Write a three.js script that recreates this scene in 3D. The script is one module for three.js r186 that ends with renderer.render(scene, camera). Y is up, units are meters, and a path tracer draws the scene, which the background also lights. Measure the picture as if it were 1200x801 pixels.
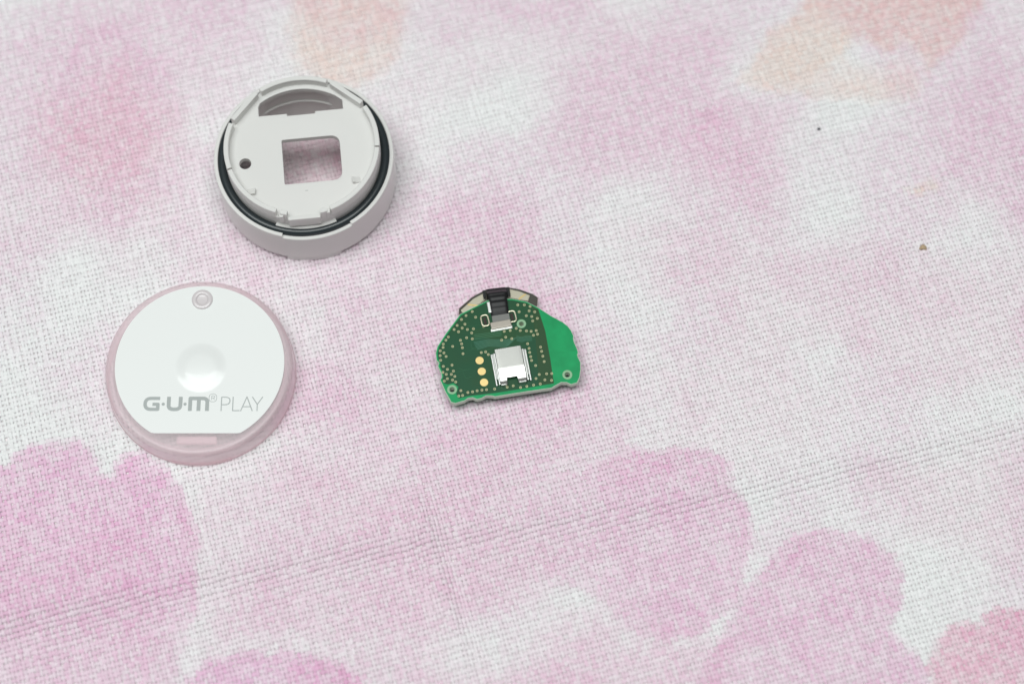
import * as THREE from 'three';
import { mergeGeometries, mergeVertices, toCreasedNormals } from 'three/addons/utils/BufferGeometryUtils.js';
import { RoundedBoxGeometry } from 'three/addons/geometries/RoundedBoxGeometry.js';

// ---------------------------------------------------------------- camera, light, exposure
const MM = 0.001, D2R = Math.PI / 180;
const scene = new THREE.Scene();
const PITCH = 68.5 * D2R, DIST = 0.376;
const camera = new THREE.PerspectiveCamera(17.52, 1024 / 683, 0.01, 20);
camera.position.set(0, DIST * Math.sin(PITCH), DIST * Math.cos(PITCH));
camera.lookAt(0, 0, 0);
camera.focus = 0.371;
camera.userData.fStop = 8.5;
scene.add(camera);

scene.background = new THREE.Color(0.14, 0.145, 0.145);             // the pale room all round
const ceilingLight = new THREE.RectAreaLight(new THREE.Color(0.958, 1.0, 0.985), 6.3, 1.1, 0.58);
ceilingLight.position.set(-0.16, 1.1, 0.02);
ceilingLight.lookAt(-0.16, 0, 0.02);
scene.add(ceilingLight);

const renderer = new THREE.WebGLRenderer({ antialias: true });
renderer.toneMapping = THREE.LinearToneMapping;
renderer.toneMappingExposure = 1.0;
renderer.shadowMap.enabled = true;

// ---------------------------------------------------------------- helpers
function rng(seed) { let s = seed >>> 0; return () => { s = (s + 0x6D2B79F5) >>> 0; let t = s; t = Math.imul(t ^ (t >>> 15), t | 1); t ^= t + Math.imul(t ^ (t >>> 7), t | 61); return ((t ^ (t >>> 14)) >>> 0) / 4294967296; }; }
function hash(x, y, k = 0) { let h = Math.imul(x | 0, 374761393) ^ Math.imul(y | 0, 668265263) ^ Math.imul(k | 0, 1274126177); h = Math.imul(h ^ (h >>> 13), 1274126177); return ((h ^ (h >>> 16)) >>> 0) / 4294967296; }
function noise(x, y, k = 0) {
  const i = Math.floor(x), j = Math.floor(y), f = x - i, g = y - j, u = f * f * (3 - 2 * f), v = g * g * (3 - 2 * g);
  return (hash(i, j, k) * (1 - u) + hash(i + 1, j, k) * u) * (1 - v) + (hash(i, j + 1, k) * (1 - u) + hash(i + 1, j + 1, k) * u) * v;
}
const fbm = (x, y, k) => noise(x, y, k) * 0.53 + noise(x * 2.1, y * 2.1, k + 7) * 0.28 + noise(x * 4.3, y * 4.3, k + 13) * 0.19;
const clamp = (x, a = 0, b = 1) => Math.min(b, Math.max(a, x));
const smooth = (a, b, x) => { const t = clamp((x - a) / (b - a)); return t * t * (3 - 2 * t); };

function obj(name, geometries, material, parent = scene) {        // geometry in millimetres
  let g = Array.isArray(geometries) ? mergeGeometries(geometries.map((q) => { const c = q.index ? q.toNonIndexed() : q.clone(); for (const k of Object.keys(c.attributes)) if (!['position', 'normal', 'uv'].includes(k)) c.deleteAttribute(k); c.clearGroups(); return c; })) : geometries.clone();
  g.scale(MM, MM, MM);
  const m = new THREE.Mesh(g, material);
  m.name = name; m.castShadow = m.receiveShadow = true; parent.add(m);
  return m;
}
function thing(name, label, category, x, z, turn = 0) {
  const o = new THREE.Group(); o.name = name; o.position.set(x * MM, 0, z * MM); o.rotation.y = turn * D2R;
  o.userData = { label, category }; scene.add(o); return o;
}
const std = (r, g, b, roughness = 0.5, more = {}) => new THREE.MeshPhysicalMaterial({ color: new THREE.Color().setRGB(r, g, b), roughness, ...more });
const at = (g, x, y, z, turn = 0) => { g = g.clone(); if (turn) g.rotateY(turn * D2R); g.translate(x, y, z); return g; };
const box = (w, h, d, r = 0.08) => new RoundedBoxGeometry(w, h, d, 2, Math.min(r, w / 2.01, h / 2.01, d / 2.01));
function plan(points) { const s = new THREE.Shape(); points.forEach(([x, z], i) => i ? s.lineTo(x, -z) : s.moveTo(x, -z)); s.closePath(); return s; }
function slab(shape, y0, y1, bevel = 0.06, curve = 24) {            // a plan outline (x, -z) raised from y0 to y1
  const g = new THREE.ExtrudeGeometry(shape, { depth: y1 - y0 - 2 * bevel, bevelEnabled: bevel > 0, bevelThickness: bevel, bevelSize: bevel, bevelOffset: -bevel, bevelSegments: 2, curveSegments: curve });
  g.rotateX(-Math.PI / 2); g.translate(0, y0 + bevel, 0); return g;
}
function lathe(profile, seg = 128, from = 0, len = 360) {           // angles: 0 = towards the viewer (+z), 90 = right (+x)
  return new THREE.LatheGeometry(profile.map(([r, y]) => new THREE.Vector2(r, y)), seg, from * D2R, len * D2R);
}
function arcBlock(r0, r1, y0, y1, a0, a1, b = 0.07) {               // a block bent round the axis, chamfered, with end faces
  const p = [[r0, y0], [r1, y0], [r1, y1 - b], [r1 - b, y1], [r0 + b, y1], [r0, y1 - b]], n = Math.max(2, Math.round(Math.abs(a1 - a0) / 3));
  const pos = [], id = (i, k) => i * p.length + k, idx = [];
  for (let i = 0; i <= n; i++) { const a = (a0 + (a1 - a0) * i / n) * D2R; for (const [r, y] of p) pos.push(r * Math.sin(a), y, r * Math.cos(a)); }
  for (let i = 0; i < n; i++) for (let k = 0; k < p.length; k++) { const l = (k + 1) % p.length; idx.push(id(i, k), id(i + 1, k), id(i + 1, l), id(i, k), id(i + 1, l), id(i, l)); }
  for (let k = 1; k < p.length - 1; k++) { idx.push(id(0, 0), id(0, k), id(0, k + 1)); idx.push(id(n, 0), id(n, k + 1), id(n, k)); }
  let g = new THREE.BufferGeometry(); g.setAttribute('position', new THREE.Float32BufferAttribute(pos, 3)); g.setIndex(idx);
  g = toCreasedNormals(g, 35 * D2R); g.setAttribute('uv', new THREE.Float32BufferAttribute(new Float32Array(g.attributes.position.count * 2), 2)); return g;
}
function sheet(nu, nv, fn, keep, t) {                               // a bent metal or cloth sheet of thickness t: fn(u, v) gives [x, y, z]
  const pos = [], idx = [], w = nu + 1, N = w * (nv + 1);
  for (const d of [0, -t]) for (let j = 0; j <= nv; j++) for (let i = 0; i <= nu; i++) { const [x, y, z] = fn(i / nu, j / nv); pos.push(x, y + d, z); }
  const ok = (i, j) => i >= 0 && j >= 0 && i < nu && j < nv && (!keep || keep((i + 0.5) / nu, (j + 0.5) / nv));
  const quad = (a, b, c, d) => idx.push(a, b, c, a, c, d);
  for (let j = 0; j < nv; j++) for (let i = 0; i < nu; i++) if (ok(i, j)) {
    const a = j * w + i, b = a + 1, c = a + w, e = c + 1;
    quad(a, c, e, b); quad(a + N, b + N, e + N, c + N);
    if (!ok(i, j - 1)) quad(a, b, b + N, a + N);
    if (!ok(i, j + 1)) quad(e, c, c + N, e + N);
    if (!ok(i - 1, j)) quad(c, a, a + N, c + N);
    if (!ok(i + 1, j)) quad(b, e, e + N, b + N);
  }
  let g = new THREE.BufferGeometry(); g.setAttribute('position', new THREE.Float32BufferAttribute(pos, 3)); g.setIndex(idx);
  g = toCreasedNormals(g, 40 * D2R); g.setAttribute('uv', new THREE.Float32BufferAttribute(new Float32Array(g.attributes.position.count * 2), 2)); return g;
}
function grain(size, fn, srgb = false) {                            // a small computed texture
  const d = new Uint8Array(size * size * 4);
  for (let j = 0; j < size; j++) for (let i = 0; i < size; i++) { const c = fn(i, j), k = (j * size + i) * 4; d[k] = d[k + 1] = d[k + 2] = clamp(c) * 255; d[k + 3] = 255; }
  const t = new THREE.DataTexture(d, size, size); t.wrapS = t.wrapT = THREE.RepeatWrapping; t.magFilter = THREE.LinearFilter; if (srgb) t.colorSpace = THREE.SRGBColorSpace; t.needsUpdate = true; return t;
}

// ---------------------------------------------------------------- the cloth: woven threads on a table
// the printed flowers: outlines on the cloth in millimetres, the pigment that they let through, edge softness, strength
const PRINT = [
  // pale washes
  { c: [0.955, 0.70, 0.83], s: 0.7, e: 7, w: 5, p: [[-46,-20],[-30,-22],[-23.6,-22.3],[-11.9,-29.7],[0.0,-28.0],[5.9,-23.9],[7.3,-15.9],[13.1,-4.8],[19.4,6.1],[21.4,15.2],[19.1,19.7],[5.6,24.2],[-11.3,27.2],[-30.9,30.1],[-38.1,24.2],[-40.0,12.2],[-34.6,3.0],[-36.3,-4.8]] },
  { c: [0.955, 0.70, 0.83], s: 0.62, e: 6, w: 4, p: [[-52.8,24.2],[-38.1,22.2],[-14.1,27.6],[2.8,24.7],[5.5,41.7],[0.0,47.4],[-13.7,53.0],[-23.2,57.2],[-41.2,51.6],[-49.4,53.0]] },
  { c: [0.955, 0.66, 0.81], s: 0.75, e: 5, w: 4, p: [[13.8,44.5],[19.3,50.2],[31.5,53.0],[27.2,68],[-20,68],[-12.0,58.6],[5.5,50.2]] },
  { c: [0.95, 0.62, 0.79], s: 0.5, e: 10, w: 6, p: [[-86.9,-55.8],[-78.7,-75],[-41.7,-75],[-42.0,-57.5],[-43.2,-50.6],[-52.8,-43.8],[-61.1,-32.1],[-66.8,-26.4],[-74.2,-26.4],[-83.7,-33.8],[-88.4,-45.5]] },
  { c: [0.97, 0.60, 0.64], s: 0.32, e: 8, w: 5, p: [[-80,-46],[-70,-50],[-60,-44],[-58,-36],[-64,-29],[-74,-28],[-82,-36]] },
  { c: [0.955, 0.68, 0.82], s: 0.5, e: 7, w: 3, p: [[6.1,-52.6],[24.5,-59.3],[34.8,-64.0],[42.7,-58.8],[39.2,-49.8],[45.2,-46.6],[51.7,-45.5],[49.6,-40.5],[47.6,-35.5],[46.6,-29.7],[43.0,-23.9],[35.7,-26.8],[23.9,-30.1],[13.4,-32.8],[6.0,-34.6]] },
  { c: [0.955, 0.62, 0.80], s: 0.34, e: 2.0, w: 2.5, p: [[30,-40],[38,-46.5],[44,-47],[52.0,-45.8],[49.6,-40.5],[47.6,-35.5],[46.6,-28.7],[43.0,-22.9],[36,-27],[27,-33]] },
  { c: [0.95, 0.68, 0.82], s: 0.6, e: 6, w: 3, p: [[76,-46.9],[80.8,-55.8],[90,-70],[120,-70],[120,-18.3],[83.0,-23.6],[73.7,-29.5],[73.4,-40.5]] },
  { c: [0.96, 0.74, 0.84], s: 0.55, e: 7, w: 6, p: [[58,-18],[95,-14],[95,8],[70,10],[55,2],[38,-4],[24,-10],[18,-22],[36,-22]] },
  { c: [0.96, 0.74, 0.84], s: 0.5, e: 8, w: 6, p: [[20,2],[44,-2],[56,10],[48,20],[28,20]] },
  { c: [0.96, 0.78, 0.86], s: 0.6, e: 6, w: 6, p: [[62,24],[100,14],[100,36],[82,38],[68,36]] },
  { c: [0.96, 0.72, 0.84], s: 0.5, e: 8, w: 6, p: [[-100,-14],[-84,-18],[-58,-14],[-44,-6],[-40,-22],[-56,-30],[-100,-30]] },
  { c: [0.96, 0.74, 0.85], s: 0.5, e: 7, w: 5, p: [[-38,-70],[14,-70],[22,-60],[4,-54],[-14,-44],[-20,-34],[-30,-40],[-16,-56]] },
  { c: [0.95, 0.62, 0.72], s: 0.7, e: 4, w: 3, p: [[-44,-38],[-36,-42],[-27,-38],[-25,-30],[-30,-23],[-40,-22],[-46,-30]] },
  // petals
  { c: [0.93, 0.48, 0.735], s: 0.74, e: 0.9, w: 1.2, fade: [0, 1, 36, 62, 0.45], p: [[-120,30],[-104,24],[-84.9,22.4],[-80.8,19.7],[-76.7,18.1],[-72.5,17.6],[-69.8,19.7],[-68.2,22.4],[-66.7,23.6],[-65.7,21.2],[-63.8,19.9],[-60.3,19.7],[-56.8,23.2],[-53.4,28.6],[-51.2,34.5],[-50.9,41.7],[-51.7,48.8],[-52.7,54.4],[-53.6,68],[-120,80]] },
  { c: [0.93, 0.50, 0.76], s: 0.74, e: 0.9, w: 1.2, p: [[-53.1,59.9],[-51.2,57.2],[-47.2,54.7],[-41.1,53.4],[-34.3,53.5],[-28.0,55.5],[-23.9,58.6],[-22.8,62.7],[-24,76],[-54,76]] },
  { c: [0.93, 0.55, 0.76], s: 0.74, e: 1.0, w: 1.4, fade: [1, 0, 22, -2, 0.2], p: [[1.4,28.6],[5.6,25.7],[14.2,22.0],[19.9,20.0],[27.0,19.0],[32.6,19.3],[35.1,21.2],[36.9,26.4],[39.0,30.1],[40.2,34.5],[39.0,38.8],[36.9,43.1],[33.8,48.1],[30.2,50.9],[24.7,51.6],[18.6,49.5],[13.8,45.2],[8.3,41.7],[2.8,37.4]] },
  { c: [0.93, 0.55, 0.76], s: 0.74, e: 0.9, w: 1.2, fade: [0.5, -1, -30, -60, 0.4], p: [[30.2,56.4],[33.7,50.2],[37.4,44.5],[40.3,40.5],[43.9,36.6],[46.8,34.2],[50.4,32.9],[54.6,33.0],[58.0,34.2],[61.3,36.8],[63.6,40.5],[63.6,44.5],[61.7,48.8],[63.4,52.3],[65.6,55.8],[68,64],[70,76],[22,76]] },
  { c: [0.93, 0.48, 0.64], s: 0.80, e: 0.8, w: 1.2, p: [[66.3,55.8],[67.9,52.3],[69.5,49.5],[72.4,48.2],[75.1,48.5],[76.6,46.8],[78.7,46.1],[81.5,46.5],[96,44],[110,76],[70,76]] },
  { c: [0.97, 0.75, 0.68], s: 0.72, e: 2.0, w: 1.6, p: [[-41.6,-78],[-40.2,-62.8],[-39.6,-55.8],[-37.7,-52.0],[-33.3,-49.3],[-29.5,-48.3],[-25.8,-49.6],[-22.0,-52.0],[-20.1,-56.1],[-19.3,-61.0],[-16.4,-78]] },
  { c: [0.97, 0.75, 0.66], s: 0.75, e: 1.4, w: 1.4, p: [[40.6,-49.8],[43.0,-54.1],[45.9,-60.1],[51.5,-64.2],[56,-78],[92,-78],[82.7,-61.0],[77.8,-55.8],[74.3,-49.8],[72.8,-54.1],[70.6,-57.5],[67.1,-55.8],[63.4,-59.2],[61.1,-58.5],[57.0,-52.4],[52.2,-46.9],[46.9,-47.6]] },
  { c: [1.0, 0.80, 0.74], s: 0.7, e: 1.6, w: 1.6, fade: [0, 1, -48, -56, 0.35], p: [[52.9,-46.9],[57.0,-52.4],[61.7,-54.1],[66.2,-53.2],[70.4,-55.8],[72.8,-49.8],[71.1,-47.2],[63.5,-46.2]] },
  { c: [1.0, 0.90, 0.60], s: 0.5, e: 1.2, w: 1, p: [[68.6,-28.6],[73.2,-30.6],[74.2,-29.2],[70.4,-27.2]] },
];
for (const f of PRINT) { const xs = f.p.map((q) => q[0]), zs = f.p.map((q) => q[1]), m = f.e + f.w + 1; f.b = [Math.min(...xs) - m, Math.max(...xs) + m, Math.min(...zs) - m, Math.max(...zs) + m]; }
function inside(p, x, z) {                                          // signed distance, positive inside
  let d = 1e9, s = false;
  for (let i = 0, j = p.length - 1; i < p.length; j = i++) {
    const [ax, az] = p[i], [bx, bz] = p[j], ex = bx - ax, ez = bz - az, t = clamp(((x - ax) * ex + (z - az) * ez) / (ex * ex + ez * ez));
    d = Math.min(d, (x - ax - ex * t) ** 2 + (z - az - ez * t) ** 2);
    if ((az > z) !== (bz > z) && x < ex * (z - az) / ez + ax) s = !s;
  }
  return s ? Math.sqrt(d) : -Math.sqrt(d);
}
const WHITE = [0.87, 0.885, 0.875];
function printAt(x, z, k) {
  const c = [...WHITE], veil = (0.035 + 0.115 * smooth(0.32, 0.62, fbm(x * 0.04 + 3, z * 0.04, 33))) * (0.6 + 0.8 * k);
  c[0] *= 1 - veil * 0.2; c[1] *= 1 - veil; c[2] *= 1 - veil * 0.55;
  PRINT.forEach((f, n) => {
    if (x < f.b[0] || x > f.b[1] || z < f.b[2] || z > f.b[3]) return;
    const d = inside(f.p, x, z) + (fbm(x * 0.16, z * 0.16, n) - 0.5) * 2 * f.w + (noise(x * 0.8, z * 0.8, n + 40) - 0.5) * 1.1;
    let s = f.s * smooth(-f.e, f.e, d);
    if (s <= 0) return;
    if (f.fade) { const [ax, az, from, to, low] = f.fade; s *= low + (1 - low) * (1 - smooth(0, 1, (x * ax + z * az - from) / (to - from))); }
    s *= 0.84 + 0.32 * fbm(x * 0.11 + 9, z * 0.11, n + 60);          // pigment pooled here, thin there
    s *= 0.8 + 0.4 * noise(x * 0.55, z * 0.55, n + 80);
    s *= 0.75 + 0.5 * k;                                            // each thread takes the print a little differently
    s = clamp(s, 0, 1.25);
    for (let i = 0; i < 3; i++) c[i] *= Math.pow(1 - s * (1 - f.c[i]), 0.66);
  });
  return c;
}
const CREASE = (x) => 30.0 - 0.194 * x + 0.9 * Math.sin(x * 0.045) + 0.5;
function height(x, z) {                                              // pressed folds standing up from the flat cloth
  const d = (z - CREASE(x)) * 0.981, wob = 0.75 + 0.5 * noise(x * 0.05, 3, 5);
  let y = 2.0 * wob * (d < 0 ? Math.exp(-((d / 9) ** 2)) : Math.exp(-((d / 5.2) ** 2)));
  y += 0.015 * Math.sin(2 * Math.PI * d / 1.75) * Math.exp(-(((d - 1.4) / 2.6) ** 2));
  y -= 0.22 * Math.exp(-(((d - 4.2) / 2.2) ** 2));
  const v = x - (-15.2 + (z - 30) * 0.30);
  y += (0.25 + 0.75 * smooth(26, 31, z)) * Math.exp(-((v / 1.9) ** 2)) * smooth(-6, 10, z) * (1 - smooth(44, 62, z));
   return y + (fbm(x * 0.03, z * 0.03, 91) - 0.5) * 0.9 * smooth(20, 40, Math.abs(z - 5));
}
const cloth = new THREE.Group(); cloth.name = 'tablecloth'; scene.add(cloth);
cloth.userData = { kind: 'structure', label: 'white woven cloth printed with pink and peach watercolour flowers, creased across', category: 'tablecloth' };
{
  const PX = 0.63, PZ = 0.87, ANG = 16 * D2R, ca = Math.cos(ANG), sa = Math.sin(ANG), AMP = 0.115, W = 350, H = 280;
  const floatGeo = (len, rw, rh, seg = 8, sides = 7) => {            // one arched float of a thread, from under its neighbour, over, and under again
    const pos = [], idx = [];
    for (let i = 0; i <= seg; i++) { const s = (i / seg - 0.5) * 2, y = AMP * Math.cos(Math.PI * s), w = rw * (1 + 0.12 * Math.cos(Math.PI * s)); for (let k = 0; k < sides; k++) { const a = k / sides * 2 * Math.PI; pos.push(Math.cos(a) * w * MM, (y + Math.sin(a) * rh) * MM, s * len * MM); } }
    for (let i = 0; i < seg; i++) for (let k = 0; k < sides; k++) { const a = i * sides + k, b = i * sides + (k + 1) % sides; idx.push(a, b, b + sides, a, b + sides, a + sides); }
    const g = new THREE.BufferGeometry(); g.setAttribute('position', new THREE.Float32BufferAttribute(pos, 3)); g.setIndex(idx); g.computeVertexNormals(); return g;
  };
  const yarn = std(1, 1, 1, 0.95, { sheen: 0.2, sheenRoughness: 0.6 });
  const nx = Math.round(W / PX), nz = Math.round(H / PZ), half = (p) => Math.ceil(nx * nz / 2) + 2;
  const warp = new THREE.InstancedMesh(floatGeo(PZ, 0.258, 0.135), yarn, half()), weft = new THREE.InstancedMesh(floatGeo(PX, 0.356, 0.15), yarn, half());
  warp.name = 'warp_threads'; weft.name = 'weft_threads';
  const R = rng(77), m = new THREE.Matrix4(), q = new THREE.Quaternion(), ex = new THREE.Vector3(), ey = new THREE.Vector3(), ez = new THREE.Vector3(), col = new THREE.Color();
  let a = 0, b = 0;
  for (let j = 0; j < nz; j++) for (let i = 0; i < nx; i++) {
    const u0 = (i - nx / 2) * PX, v0 = (j - nz / 2) * PZ;
    const u = u0 + (fbm(v0 * 0.22, i * 1.3, 11) - 0.5) * 0.42 + (R() - 0.5) * 0.11, v = v0 + (fbm(u0 * 0.22, j * 1.3, 12) - 0.5) * 0.5 + (R() - 0.5) * 0.11;
    const x = u * ca + v * sa, z = -u * sa + v * ca, isWarp = (i + j) % 2 === 0;
    const h = height(x, z), gx = (height(x + 0.3, z) - h) / 0.3, gz = (height(x, z + 0.3) - h) / 0.3;
    if (isWarp) ez.set(sa, gx * sa + gz * ca, ca); else ez.set(ca, gx * ca - gz * sa, -sa);
    ey.set(-gx, 1, -gz).normalize(); ex.crossVectors(ey, ez).normalize(); ez.normalize(); ey.crossVectors(ez, ex);
    const slub = isWarp ? 0.85 + 0.3 * fbm(v0 * 0.5, i * 3.7, 21) : 0.84 + 0.32 * fbm(u0 * 0.5, j * 3.7, 22);
    const dc = (z - CREASE(x)) * 0.981, open = isWarp ? 1 : 1 - 0.03 * Math.exp(-(((dc - 1.4) / 2.6) ** 2)) * (0.7 + 0.6 * noise(x * 0.08, 1, 8));
    ex.multiplyScalar(open * slub * (0.94 + 0.12 * R())); ey.multiplyScalar(0.85 + 0.3 * R());
    m.makeBasis(ex, ey, ez); m.setPosition(x * MM, (h - 0.25 + (R() - 0.5) * 0.02) * MM, z * MM);
    const k = R(), c = printAt(x, z, k), t = 0.95 + 0.07 * R();
    col.setRGB(Math.min(c[0] * t, 0.95), Math.min(c[1] * t, 0.95), Math.min(c[2] * t, 0.95));
    const mesh = isWarp ? warp : weft, n = isWarp ? a++ : b++;
    mesh.setMatrixAt(n, m); mesh.setColorAt(n, col);
  }
  warp.count = a; weft.count = b;
  for (const w of [warp, weft]) { w.castShadow = w.receiveShadow = true; w.userData = { kind: 'stuff' }; w.frustumCulled = false; cloth.add(w); }
}
{
  const g = new THREE.PlaneGeometry(346, 276, 300, 240); g.rotateX(-Math.PI / 2); g.rotateY(16 * D2R);
  const p = g.attributes.position; for (let i = 0; i < p.count; i++) p.setY(i, height(p.getX(i), p.getZ(i)) - 0.455); g.computeVertexNormals();
  obj('lining', g, std(0.88, 0.82, 0.83, 0.95), cloth);
}
const table = obj('table', at(box(700, 20, 560, 2), 0, -11.4, 0), std(0.55, 0.5, 0.48, 0.6));
table.userData = { kind: 'structure' };

// ---------------------------------------------------------------- the round housing base
const whitePlastic = std(0.86, 0.85, 0.83, 0.42, { transmission: 0.25, thickness: 0,  bumpMap: grain(128, (i, j) => hash(i, j, 4)), bumpScale: 0.000004 });
const rubber = std(0.022, 0.030, 0.034, 0.28);
{
  const t = thing('housing_base', 'round white plastic housing base with black rubber ring and square window', 'plastic housing', -35.6, -30.5, 6);
  t.position.y = 2 * MM;
  const shell = [lathe([[12.9, -1.1], [15.25, -1.1], [15.42, -0.93], [15.36, 6.35], [15.28, 6.45], [14.72, 6.45], [14.66, 6.3], [14.62, 5.3], [12.9, 5.3], [12.9, -1.1]], 180)].map((g) => toCreasedNormals(g, 30 * D2R));
  obj('outer_wall', [...shell, arcBlock(14.68, 15.34, 6.4, 7.15, 28, 342)], whitePlastic, t);
  obj('foot', arcBlock(14.4, 15.40, -2, -1.02, -17, 18), whitePlastic, t);
  // inner drum with two flats, then the plate with its openings
  const P = (deg, r) => [r * Math.sin(deg * D2R), r * Math.cos(deg * D2R)];
  const flats = [[212, 243], [122, 154]], ringPts = (r, k) => { const o = []; for (let d = 0; d < 360; d += 3) { if (flats.some(([f0, f1]) => d > f0 && d < f1)) continue; o.push(P(d, r)); } return o; };
  const drum = plan(ringPts(13.2)); drum.holes.push(plan(ringPts(12.1)));
  obj('inner_drum', slab(drum, -1.9, 9.7, 0.05), whitePlastic, t);
  const plate = plan(ringPts(12.7));
  { const h = new THREE.Path(), x0 = -3.4, x1 = 6.4, z0 = -2.1, z1 = 6.3, r = 1.7, s = 0.3;
    h.moveTo(x0 + s, -z0); h.lineTo(x1 - r, -z0); h.quadraticCurveTo(x1, -z0, x1, -z0 - r); h.lineTo(x1, -z1 + r); h.quadraticCurveTo(x1, -z1, x1 - r, -z1); h.lineTo(x0 + s, -z1); h.quadraticCurveTo(x0, -z1, x0, -z1 + s); h.lineTo(x0, -z0 - s); h.quadraticCurveTo(x0, -z0, x0 + s, -z0); plate.holes.push(h); }
  { const h = new THREE.Path(); h.absarc(-9.8, -1.7, 1.0, 0, 2 * Math.PI, false); plate.holes.push(h); }
  { const h = [[-6.95, -7.0], [-2.15, -7.0], [-2.15, -6.6], [2.65, -6.6], [2.65, -7.0], [7.45, -7.0], [7.45, -8.7]]; for (let d = 147; d <= 215; d += 4) h.push(P(d, 11.55)); h.push([-6.95, -8.7]); plate.holes.push(plan(h)); }
  obj('top_plate', slab(plate, 8.6, 9.75, 0.08), whitePlastic, t);
  // the rim round the plate: arcs and two straight bars with gaps between them
  for (const [a0, a1] of [[156.5, 209.5], [245.5, 284], [285.5, 336.5], [340, 345], [10, 15], [18, 82], [83.5, 119]]) obj('rim_segment', arcBlock(12.35, 13.18, 9.6, 11.45, a0, a1, 0.1), whitePlastic, t);
  for (const [a0, a1] of flats) { const A = P(a0 + 1, 12.82), B = P(a1 - 1, 12.82); obj('rim_bar', at(box(Math.hypot(B[0] - A[0], B[1] - A[1]), 2.0, 0.85, 0.12), (A[0] + B[0]) / 2, 10.5, (A[1] + B[1]) / 2, Math.atan2(-(B[1] - A[1]), B[0] - A[0]) / D2R), whitePlastic, t); }
  obj('inner_step', lathe([[12.15, 4.3], [11.85, 4.3], [11.85, 4.6], [12.15, 4.6]], 90, 130, 100), whitePlastic, t);
  // two small ramps, the clip at the front with its posts, the ledge below it
  const wedge = (w, h, d) => { const s = new THREE.Shape(); s.moveTo(0, 0); s.lineTo(d, 0); s.lineTo(0, h); s.closePath(); const g = new THREE.ExtrudeGeometry(s, { depth: w, bevelEnabled: false }); g.translate(0, 0, -w / 2); return g; };
  for (const [x, z, turn] of [[-8.4, 7.3, 170], [8.0, 6.9, 8]]) obj('stop_ramp', at(wedge(1.0, 0.9, 1.5), x, 9.7, z, turn), whitePlastic, t);
  obj('clip', at(box(5.4, 2.6, 0.7, 0.12), -0.5, 9.35, 13.05), whitePlastic, t);
  for (const x of [-4.3, 3.5]) obj('clip_post', at(box(0.75, 2.2, 0.8, 0.15), x, 9.9, 12.75 - Math.abs(x + 0.4) * 0.08), whitePlastic, t);
  obj('ledge', arcBlock(13.0, 13.75, 5.4, 7.5, -24, 20), whitePlastic, t);
  const ring = new THREE.TorusGeometry(13.95, 0.80, 20, 160); ring.rotateX(Math.PI / 2); ring.translate(0, 6.5, 0);
  obj('rubber_ring', ring, rubber, t);
  obj('mould_mark', at(box(0.5, 0.03, 0.12, 0.01), 0.2, 9.77, 7.8), std(0.45, 0.45, 0.44, 0.5), t);
}

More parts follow.
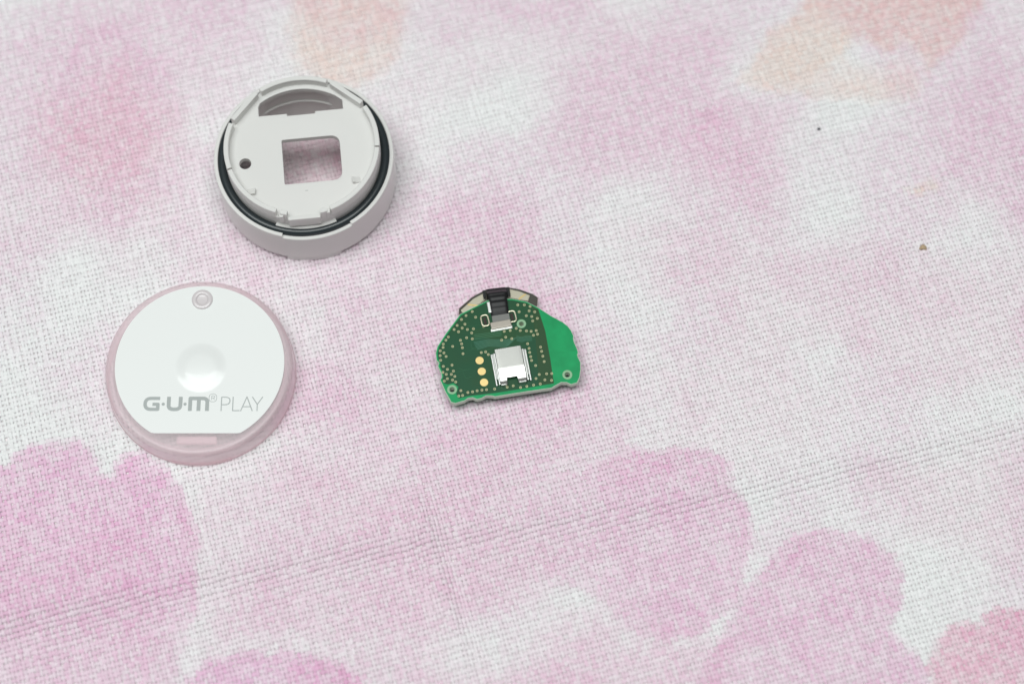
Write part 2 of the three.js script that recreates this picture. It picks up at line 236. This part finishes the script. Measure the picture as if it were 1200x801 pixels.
// ---------------------------------------------------------------- the clear cap with its printed white face
{
  const t = thing('round_cap', 'round clear plastic cap with white printed face and small loop hole', 'plastic cap', -52.25, 6.2, 0);
  const clear = std(1.0, 0.90, 0.925, 0.34, { transmission: 0.7, thickness: 0, ior: 1.47, side: THREE.DoubleSide });
  const body = lathe([[15.7, 0], [15.76, 0.2], [15.7, 3.6], [15.52, 4.1], [15.1, 4.36], [14.6, 4.4], [0, 4.4]], 180);
  obj('clear_shell', body, clear, t);
  obj('bottom_edge', lathe([[15.6, 0.02], [15.88, 0.1], [15.9, 0.3], [15.65, 0.55]], 160), clear, t);
  obj('inner_wall', lathe([[14.35, 0.3], [14.3, 4.2]], 160), clear, t);
  obj('front_catch', at(box(6.6, 1.0, 1.3, 0.25), 0.3, 3.75, 12.75), clear, t);
  obj('front_tab', arcBlock(15.3, 15.95, 0, 0.75, -16, 21, 0.2), clear, t);

  // white face with a low round dome, printed
  const S = 1536, cv = document.createElement('canvas'); cv.width = cv.height = S; const g = cv.getContext('2d'), px = S / 30, X = (x) => ((x + 8.8) * 0.975 - 8.8 + 15) * px, Y = (z) => (z + 15) * px;
  g.fillStyle = '#f0f2f1'; g.fillRect(0, 0, S, S);
  g.strokeStyle = g.fillStyle = '#aab0af'; g.lineJoin = 'round'; g.lineCap = 'butt';
  const path = (w, ...runs) => { g.lineWidth = w * px; for (const r of runs) { g.beginPath(); r.forEach((o, i) => { if (o.length === 2) i ? g.lineTo(X(o[0]), Y(o[1])) : g.moveTo(X(o[0]), Y(o[1])); else g.quadraticCurveTo(X(o[0]), Y(o[1]), X(o[2]), Y(o[3])); }); g.stroke(); } };
  const dot = (x, z, r) => { g.beginPath(); g.arc(X(x), Y(z), r * px, 0, 7); g.fill(); };
  const T = 5.35, B = 7.85, w = 0.58, h = w / 2, mid = (T + B) / 2;
  // G
  path(w, [[-6.0, T + h], [-7.5, T + h], [-8.5, T + h, -8.5, mid], [-8.5, B - h, -7.5, B - h], [-6.32, B - h], [-6.32, mid + 0.08], [-7.25, mid + 0.08]]);
  dot(-5.42, mid + 0.05, 0.27);
  path(w + 0.06, [[-4.5, T], [-4.5, B - 1.0], [-4.5, B - h, -3.55, B - h], [-3.4, B - h], [-2.5, B - h, -2.5, B - 1.0], [-2.5, T]]);
  dot(-1.72, mid + 0.05, 0.27);
  path(w + 0.06, [[-0.85, B], [-0.85, T + h], [1.2, T + h], [2.05, T + h, 2.05, T + 1.0], [2.05, B]], [[0.6, B], [0.6, T + h]]);
  // registered mark
  path(0.09, [[3.6, 5.55], [3.6, 4.85, 2.95, 4.85], [2.3, 4.85, 2.3, 5.55], [2.3, 6.25, 2.95, 6.25], [3.6, 6.25, 3.6, 5.55]]);
  path(0.09, [[2.75, 5.9], [2.75, 5.2], [3.05, 5.2], [3.3, 5.22, 3.28, 5.4], [3.26, 5.58, 3.05, 5.57], [2.78, 5.57]], [[3.02, 5.57], [3.26, 5.9]]);
  // PLAY, thin
  const th = 0.17;
  path(th, [[4.45, B + 0.02], [4.45, T + 0.08], [5.1, T + 0.08], [5.9, T + 0.1, 5.88, T + 0.72], [5.88, T + 1.4, 5.05, T + 1.4], [4.45, T + 1.4]]);
  path(th, [[6.4, T], [6.4, B - 0.06], [7.6, B - 0.06]]);
  path(th, [[7.75, B + 0.02], [8.75, T + 0.02], [9.75, B + 0.02]], [[8.1, B - 0.75], [9.4, B - 0.75]]);
  path(th, [[9.65, T], [10.55, mid + 0.1], [10.55, B + 0.02]], [[10.55, mid + 0.1], [11.45, T]]);
  const tex = new THREE.CanvasTexture(cv); tex.colorSpace = THREE.SRGBColorSpace;
  const R = 14.12, cx = 0.15, cz = -0.4, chord = 11.75, dx = 0.4, dz = 0.2, rings = 72, segs = 160, pos = [], uv = [], idx = [], RIM = [];
  for (let k = 0; k <= segs; k++) {
    const a = k / segs * 2 * Math.PI, s = Math.sin(a), c = Math.cos(a), ox = dx - cx, oz = dz - cz, bq = ox * s + oz * c;
    let len = -bq + Math.sqrt(bq * bq - (ox * ox + oz * oz - R * R)); if (c > 0) len = Math.min(len, (chord - dz) / c); RIM.push([s, c, len]);
  }
  const yTop = (r) => { const q = r / 4.4; return 4.58 + (q < 1 ? 0.3 * (1 - q * q) ** 1.3 + 0.26 * (1 - smooth(0.45, 1, q)) : 0); };
  for (let j = 0; j <= rings + 1; j++) for (const [s, c, len] of RIM) { const r = j <= rings ? len * (j / rings) : len, x = dx + s * r, z = dz + c * r; pos.push(x, j <= rings ? yTop(r) : 4.41, z); uv.push((x + 15) / 30, 1 - (z + 15) / 30); }
  for (let j = 0; j <= rings; j++) for (let k = 0; k < segs; k++) { const a = j * (segs + 1) + k; idx.push(a, a + segs + 1, a + segs + 2, a, a + segs + 2, a + 1); }
  let face = new THREE.BufferGeometry(); face.setAttribute('position', new THREE.Float32BufferAttribute(pos, 3)); face.setAttribute('uv', new THREE.Float32BufferAttribute(uv, 2)); face.setIndex(idx); face = toCreasedNormals(face, 40 * D2R);
  obj('printed_face', face, std(0.945, 0.94, 0.935, 0.35, { map: tex, clearcoat: 0.42, clearcoatRoughness: 0.12 }), t);
  const boss = toCreasedNormals(lathe([[1.78, 4.5], [1.76, 4.72], [1.6, 4.86], [1.25, 4.9], [1.0, 4.84], [0.85, 4.66], [0.5, 4.62], [0, 4.62]], 48), 40 * D2R); boss.translate(0, 0, -12.05);
  obj('loop_boss', boss, std(0.66, 0.61, 0.62, 0.3, { clearcoat: 0.6, clearcoatRoughness: 0.1 }), t);
}

// ---------------------------------------------------------------- the little circuit board
{
  const t = thing('circuit_board', 'small green circuit board with silver clip, gold pads and black strap', 'circuit board', -0.55, 2.92, 0);
  const OUT = [[-8.20,-6.73],[-6.13,-7.88],[-3.68,-9.21],[-1.84,-9.54],[0.61,-9.54],[3.06,-9.01],[5.05,-7.88],[7.18,-6.40],[9.16,-5.24],[10.0,-4.5],[10.52,-3.76],[10.93,-2.7],[10.88,-2.2],[11.05,-1.5],[11.5,-0.46],[11.66,0.2],[11.52,0.7],[11.7,1.24],[12.03,1.95],[12.05,3.25],[11.86,4.70],[11.42,5.64],[10.42,5.96],[9.67,5.61],[8.76,5.58],[7.70,6.22],[7.10,6.61],[5.74,6.80],[3.02,7.22],[-0.60,7.83],[-2.26,8.12],[-2.86,7.96],[-3.76,7.96],[-4.51,8.40],[-5.27,8.60],[-6.02,8.28],[-6.77,8.40],[-7.37,8.85],[-8.87,9.30],[-9.57,9.11],[-10.55,7.28],[-11.23,5.67],[-11.48,5.19],[-11.19,4.61],[-11.38,3.73],[-11.88,2.67],[-11.70,2.08],[-12.13,1.63],[-12.27,0.33],[-12.01,-0.82],[-10.67,-3.11]];
  const HOLES = [[2.13, -4.95, 0.42], [-9.44, 6.86, 0.46], [9.80, 4.22, 0.46]];
  const withHoles = (s) => { for (const [x, z, r] of HOLES) { const h = new THREE.Path(); h.absarc(x, -z, r, 0, 2 * Math.PI, false); s.holes.push(h); } return s; };
  const solder = grain(128, (i, j) => 0.86 + 0.14 * fbm(i / 9, j / 9, 5), true); solder.repeat.set(0.04, 0.04);
  const green = std(0.010, 0.37, 0.125, 0.32, { specularIntensity: 0.45, map: solder }), edge = std(0.58, 0.70, 0.56, 0.6);
  const board = slab(withHoles(plan(OUT)), 1.9, 3.2, 0.07);
  obj('board', board, [green, edge], t);
  // darker field of copper below the mask, with its fine traces
  const S = 1024, cv = document.createElement('canvas'); cv.width = cv.height = S; const g = cv.getContext('2d'), q = S / 26, X = (x) => (x + 13) * q, Y = (z) => (z + 13) * q, R = rng(5);
  g.fillStyle = '#2b5f45'; g.fillRect(0, 0, S, S);
  for (let i = 0; i < 90; i++) { const x = -12 + 24 * R(), z = -9 + 18 * R(), r = 0.8 + 2.6 * R(); const gr = g.createRadialGradient(X(x), Y(z), 0, X(x), Y(z), r * q), k = R() < 0.5 ? '60,92,58' : '32,100,72'; gr.addColorStop(0, `rgba(${k},0.35)`); gr.addColorStop(1, `rgba(${k},0)`); g.fillStyle = gr; g.fillRect(0, 0, S, S); }
  g.fillStyle = 'rgba(74,92,58,0.6)'; g.beginPath(); [[3.9, -8.5], [5.2, -7.8], [7.2, 1.3], [7.8, 5.9], [5.0, 6.3], [4.8, 1]].forEach(([x, z], i) => i ? g.lineTo(X(x), Y(z)) : g.moveTo(X(x), Y(z))); g.fill();
  g.fillStyle = 'rgba(64,98,60,0.45)'; g.fillRect(X(-6), Y(-4), 10 * q, 1.6 * q);
  const run = (pts, w, c) => { g.strokeStyle = c; g.lineWidth = w * q; g.beginPath(); pts.forEach(([x, z], i) => i ? g.lineTo(X(x), Y(z)) : g.moveTo(X(x), Y(z))); g.stroke(); };
  for (let i = 0; i < 7; i++) run([[-5.9 + i * 0.1, -1.6 + i * 0.22], [-3.4, -2.1 + i * 0.2], [-0.5, -2.0 + i * 0.2], [1.3 - i * 0.2, -2.4 + i * 0.2]], 0.07, 'rgba(120,175,165,0.8)');
  for (let i = 0; i < 4; i++) run([[-5.8, -2.95 + i * 0.28], [-4.5, -3.1 + i * 0.28], [-1.2, -3.7 + i * 0.28]], 0.07, 'rgba(110,175,150,0.7)');
  for (let i = 0; i < 5; i++) run([[1.3, -2.7 + i * 0.2], [2.2, -2.5 + i * 0.2], [2.9, -2.75 + i * 0.2], [3.9, -2.7 + i * 0.2]], 0.06, 'rgba(120,175,165,0.75)');
  for (let i = 0; i < 3; i++) run([[-8, 8.2 + i * 0.22], [-2, 7.35 + i * 0.22], [6.6, 5.9 + i * 0.25]], 0.09, 'rgba(40,130,85,0.8)');
  for (let i = 0; i < 26; i++) { const x = -11 + 16 * R(), z = -7 + 13 * R(), a = R() * 6.3; run([[x, z], [x + Math.cos(a) * 1.2, z + Math.sin(a) * 1.2], [x + Math.cos(a) * 1.2 + 1, z + Math.sin(a) * 1.2 - 0.3]], 0.07, 'rgba(72,128,92,0.4)'); }
  const tex = new THREE.CanvasTexture(cv); tex.colorSpace = THREE.SRGBColorSpace;
  const dark = OUT.filter(([x, z]) => x < 5 + (z + 8) * 0.12 && z < 7.2).map(([x, z]) => [x * 0.965, z * 0.965]);
  const D = [[-8.0,-6.5],[-6.0,-7.65],[-3.6,-8.95],[-1.8,-9.25],[0.6,-9.25],[3.0,-8.75],[5.0,-7.6],[6.15,-3.60],[6.95,1.30],[7.55,5.75],[5.7,6.1],[3.0,6.6],[-0.6,7.2],[-2.3,7.5],[-6.5,8.0],[-8.3,8.4],[-8.75,7.6],[-8.4,6.4],[-9.2,5.7],[-10.2,5.95],[-10.85,5.7],[-11.1,5.1],[-10.9,4.5],[-11.1,3.7],[-11.5,2.7],[-11.45,2.1],[-11.8,1.5],[-11.95,0.33],[-11.7,-0.8],[-10.4,-3.0]];
  const ds = plan(D); { const h = new THREE.Path(); h.absarc(2.13, 4.95, 0.8, 0, 2 * Math.PI, false); ds.holes.push(h); }
  const dg = slab(ds, 3.19, 3.225, 0); { const p = dg.attributes.position, u = dg.attributes.uv; for (let i = 0; i < p.count; i++) u.setXY(i, (p.getX(i) + 13) / 26, 1 - (p.getZ(i) + 13) / 26); }
  obj('copper_field', dg, std(0.56, 0.68, 0.58, 0.34, { map: tex, specularIntensity: 0.45 }), t);
  const gold = std(0.66, 0.50, 0.22, 0.34, { metalness: 0.85 }), tin = std(0.80, 0.80, 0.78, 0.30, { metalness: 0.95 }), ringMat = std(0.26, 0.46, 0.27, 0.5);
  const disc = (r, y, h) => { const c = new THREE.CylinderGeometry(r, r, h, 28); c.translate(0, y, 0); return c; };
  const washer = (r0, r1, y, h, n = 24) => lathe([[r0, y], [r0, y + h], [r1, y + h], [r1, y]], n);
  for (const [x, z, r] of HOLES) obj('hole_ring', at(washer(r, r + 0.36, 3.2, 0.035, 32), x, 0, z), ringMat, t);
  for (const [x, z] of [[-4.88, 1.69], [-4.51, 3.64], [-4.11, 5.61]]) obj('gold_pad', [at(disc(0.68, 3.235, 0.05), x, 0, z), at(disc(0.34, 3.27, 0.02), x, 0, z)], gold, t);
  const VIAS = [[-6.16,-7.17],[-7.21,-6.43],[-7.98,-5.72],[-8.70,-4.65],[-9.21,-3.91],[-8.45,-3.49],[-7.85,-4.17],[-6.96,-3.91],[-7.39,-4.87],[-5.59,-6.14],[-5.95,-4.03],[-6.24,-3.29],[-4.23,-4.47],[-10.16,-2.55],[-10.57,-1.98],[-7.09,-2.41],[-6.13,-2.21],[-8.12,-1.95],[-0.76,-3.57],[0.25,-3.72],[-0.51,-2.52],[-1.19,-1.98],[1.53,-8.38],[2.64,-8.38],[3.61,-8.10],[1.76,-7.13],[3.45,-7.29],[4.39,-7.10],[2.96,-6.39],[3.88,-6.26],[4.83,-5.92],[4.04,-5.46],[1.26,-4.12],[1.94,-3.72],[2.98,-3.65],[3.77,-3.57],[4.63,-3.71],[4.16,-2.87],[4.85,-3.06],[0.52,-2.24],[3.17,-1.32],[3.41,-0.49],[5.35,-0.73],[-11.0,-1.28],[-11.02,-0.66],[-9.42,-0.85],[-11.49,-0.05],[-10.87,0.32],[-11.5,0.81],[-10.50,0.96],[-11.41,1.64],[-10.94,2.73],[-9.49,2.51],[-10.25,3.27],[-9.25,3.57],[-11.0,3.80],[-10.44,4.15],[-9.59,4.15],[-9.00,4.53],[-10.25,4.94],[-9.38,5.17],[-10.75,5.35],[-8.85,5.52],[-7.97,7.05],[-8.3,8.0],[-7.68,7.9],[-6.80,7.38],[-6.02,7.26],[-5.26,7.08],[-4.46,6.96],[-3.70,6.88],[-2.35,6.76],[-4.60,0.26],[-3.87,0.14],[-3.42,0.61],[-7.67,0.46],[-7.78,-0.62],[-7.91,-1.31],[-0.25,6.43],[3.52,0.23],[3.69,0.99],[3.83,1.67],[4.51,2.58],[5.52,0.03],[5.72,0.90],[5.94,1.88],[6.33,4.06],[7.2,4.01],[5.10,4.18],[4.56,4.90],[6.04,5.14],[7.15,5.22],[5.26,5.87],[4.15,6.06],[3.02,6.29],[1.97,6.50],[0.75,6.20]];
  const vg = [];
  for (const [x, z] of VIAS) vg.push(at(washer(0.11, 0.215, 3.22, 0.04, 14), x, 0, z));
  const vias = obj('plated_holes', vg, std(0.50, 0.48, 0.28, 0.45, { metalness: 0.4 }), t); vias.userData = { kind: 'stuff' };
  const vd = []; for (const [x, z] of VIAS) vd.push(at(disc(0.11, 3.235, 0.01), x, 0, z));
  obj('hole_centres', vd, std(0.02, 0.06, 0.035, 0.6), t).userData = { kind: 'stuff' };

  // silver clip in the middle: two rails, a bent cover with a notch at its front
  const local = new THREE.Matrix4().makeRotationY(10 * D2R).setPosition(0.35, 0, 2.9), place = (geo) => geo.clone().applyMatrix4(local);
  obj('clip_base', place(at(box(6.0, 0.12, 4.6, 0.04), 0.05, 3.28, -0.5)), std(0.55, 0.57, 0.54, 0.4, { metalness: 0.7 }), t);
  for (const x of [-2.85, -2.35, 2.45, 2.9]) obj('rail', place(at(box(0.30, x * x > 7 ? 0.42 : 0.8, 5.7, 0.1), x, x * x > 7 ? 3.42 : 3.6, 0.15)), tin, t);
  const cover = sheet(28, 40, (u, v) => { const z = -3.15 + 6.3 * v; return [(u - 0.5) * 4.35, 4.35 - 0.09 * Math.max(0, z - 0.4) - 0.9 * Math.max(0, z - 2.35) ** 1.4 * 0.55 - 0.02 * ((u - 0.5) * 2) ** 6, z]; }, (u, v) => !(v > 0.82 && u > 0.24 && u < 0.68), 0.14);
  obj('clip_cover', place(cover), std(0.60, 0.60, 0.57, 0.27, { metalness: 0.95 }), t);
  for (const [x, w] of [[-1.7, 0.9], [1.5, 1.2]]) obj('clip_leg', place(at(box(w, 0.85, 0.16, 0.05), x, 3.62, 3.12)), tin, t);

  // metal cell holder below the upper edge, black strap over it, loops and clamp on the board
  const HOLD = [[-8.53,-7.2],[-8.5,-8.3],[-6.25,-10.4],[-4.3,-11.55],[-3.95,-11.75],[-0.93,-12.1],[-0.32,-12.25],[1.9,-11.8],[4.1,-10.95],[5.0,-10.3],[4.91,-8.8],[3,-5],[-6,-4]];
  const steel = std(0.55, 0.53, 0.46, 0.10, { metalness: 1.0 });
  obj('cell_holder', slab(plan(HOLD), 0.12, 2.05, 0.22), steel, t);
  obj('holder_lip', slab(plan([[-8.1,-7.9],[-6.05,-9.95],[-4.3,-10.95],[-3.9,-9.9],[-6.2,-8.2],[-7.6,-7.2]]), 2.0, 2.15, 0.04), std(0.52, 0.49, 0.39, 0.30, { metalness: 1 }), t);
  obj('holder_lip', slab(plan([[0.1,-11.75],[1.75,-11.35],[3.6,-10.6],[3.3,-9.6],[0.1,-10.2]]), 2.0, 2.15, 0.04), std(0.52, 0.49, 0.39, 0.30, { metalness: 1 }), t);
  for (const [x, z, l, a] of [[-5.9, -8.75, 2.2, -8], [2.3, -10.35, 1.5, 38]]) obj('contact_strip', at(box(l, 0.12, 0.26, 0.04), x, 2.2, z, a), gold, t);
  const black = std(0.009, 0.009, 0.010, 0.42, { specularIntensity: 0.6 }), strapY = (v) => 2.6 + 1.35 * smooth(0, 0.3, v) - 0.25 * smooth(0.55, 1, v) + 0.03 * Math.sin(v * 34) * smooth(0.15, 0.3, v) * (1 - smooth(0.7, 0.95, v));
  const strap = sheet(14, 60, (u, v) => { const z = -11.75 + 5.4 * v, w = 3.5 - 0.5 * smooth(0.1, 0.5, v), e = Math.abs(u - 0.5) * 2; return [-2.15 + 0.72 * v + (u - 0.5) * w, strapY(v) - 0.22 * e ** 6, z + (0.5 - Math.abs(u - 0.5)) * 0 - (u - 0.5) * 0.42]; }, null, 0.3);
  obj('black_strap', strap, black, t);
  obj('strap_hinge', [at(box(0.5, 1.6, 1.5, 0.1), -4.15, 2.0, -10.55, 8), at(box(0.55, 1.6, 1.6, 0.1), -0.05, 2.0, -11.0, 8)], black, t);
  const film = sheet(10, 8, (u, v) => [-1.42 + 0.2 * v + (u - 0.5) * 2.9, 3.72 - 0.1 * v, -6.4 + 1.25 * v - (u - 0.5) * 0.5], null, 0.2);
  obj('grey_sleeve', film, std(0.13, 0.13, 0.12, 0.4), t);
  obj('clamp', at(box(3.5, 0.5, 1.25, 0.12), -1.32, 3.42, -4.72, 11), std(0.42, 0.38, 0.33, 0.3, { metalness: 0.55 }), t);
  obj('clamp_foot', at(box(3.7, 0.16, 0.5, 0.06), -1.22, 3.3, -4.02, 11), tin, t);
  obj('side_post', at(box(0.55, 0.7, 2.0, 0.1), -3.3, 3.45, -7.75, 10), tin, t);
  class Loop extends THREE.Curve { constructor(w, d) { super(); this.w = w; this.d = d; } getPoint(s, o = new THREE.Vector3()) { const a = s * 2 * Math.PI, c = Math.cos(a), n = Math.sin(a), p = 0.55; return o.set(Math.sign(c) * Math.abs(c) ** p * this.w, 0, Math.sign(n) * Math.abs(n) ** p * this.d); } }
  for (const [x, z] of [[-4.0, -5.45], [0.55, -6.2]]) {
    const lg = new THREE.TubeGeometry(new Loop(0.62, 0.98), 48, 0.15, 8, true);
    const lp = obj('gold_loop', at(lg, x, 3.4, z, 12), std(0.86, 0.80, 0.62, 0.28, { metalness: 0.85 }), t);
    obj('loop_slot', at(box(0.55, 0.05, 1.3, 0.02), x, 3.25, z, 12), std(0.03, 0.02, 0.015, 0.7), lp);
  }
}

// ---------------------------------------------------------------- specks on the cloth
function crumb(name, label, x, z, r, mat, seed, flat = 0.7, lumps = 1) {
  const g = new THREE.IcosahedronGeometry(r, 3), p = g.attributes.position, v = new THREE.Vector3();
  for (let i = 0; i < p.count; i++) { v.fromBufferAttribute(p, i); const n = v.clone().normalize(); const k = 0.7 + 0.6 * noise(n.x * 2 + seed, n.z * 2 + n.y * 1.7, seed); p.setXYZ(i, v.x * k * 1.25, v.y * k * flat, v.z * k); }
  const parts = [g]; for (let k = 1; k < lumps; k++) { const c = g.clone(); c.rotateY(k * 2.1); c.scale(0.62, 0.62, 0.5); c.translate(Math.cos(k * 2.4) * r * 1.05, -r * 0.15, Math.sin(k * 2.4) * r * 0.7); parts.push(c); }
  const m = obj(name, parts, mat);
  m.position.set(x * MM, r * flat * 0.5 * MM, z * MM); m.userData = { label, category: 'speck' }; return m;
}
crumb('crumb', 'tiny light brown crumb on the cloth at the right', 70.9, -17.5, 0.46, std(0.50, 0.37, 0.24, 0.95), 3, 0.6, 4);
crumb('dark_speck', 'tiny black speck of dirt on white petal near peach flower', 54.1, -40.3, 0.24, std(0.03, 0.035, 0.05, 0.8), 8, 0.5);
crumb('dark_speck_001', 'tiny black speck of dirt on pink cloth below the clear cap', -46.9, 27.2, 0.15, std(0.04, 0.03, 0.04, 0.8), 12, 0.5);

renderer.render(scene, camera);
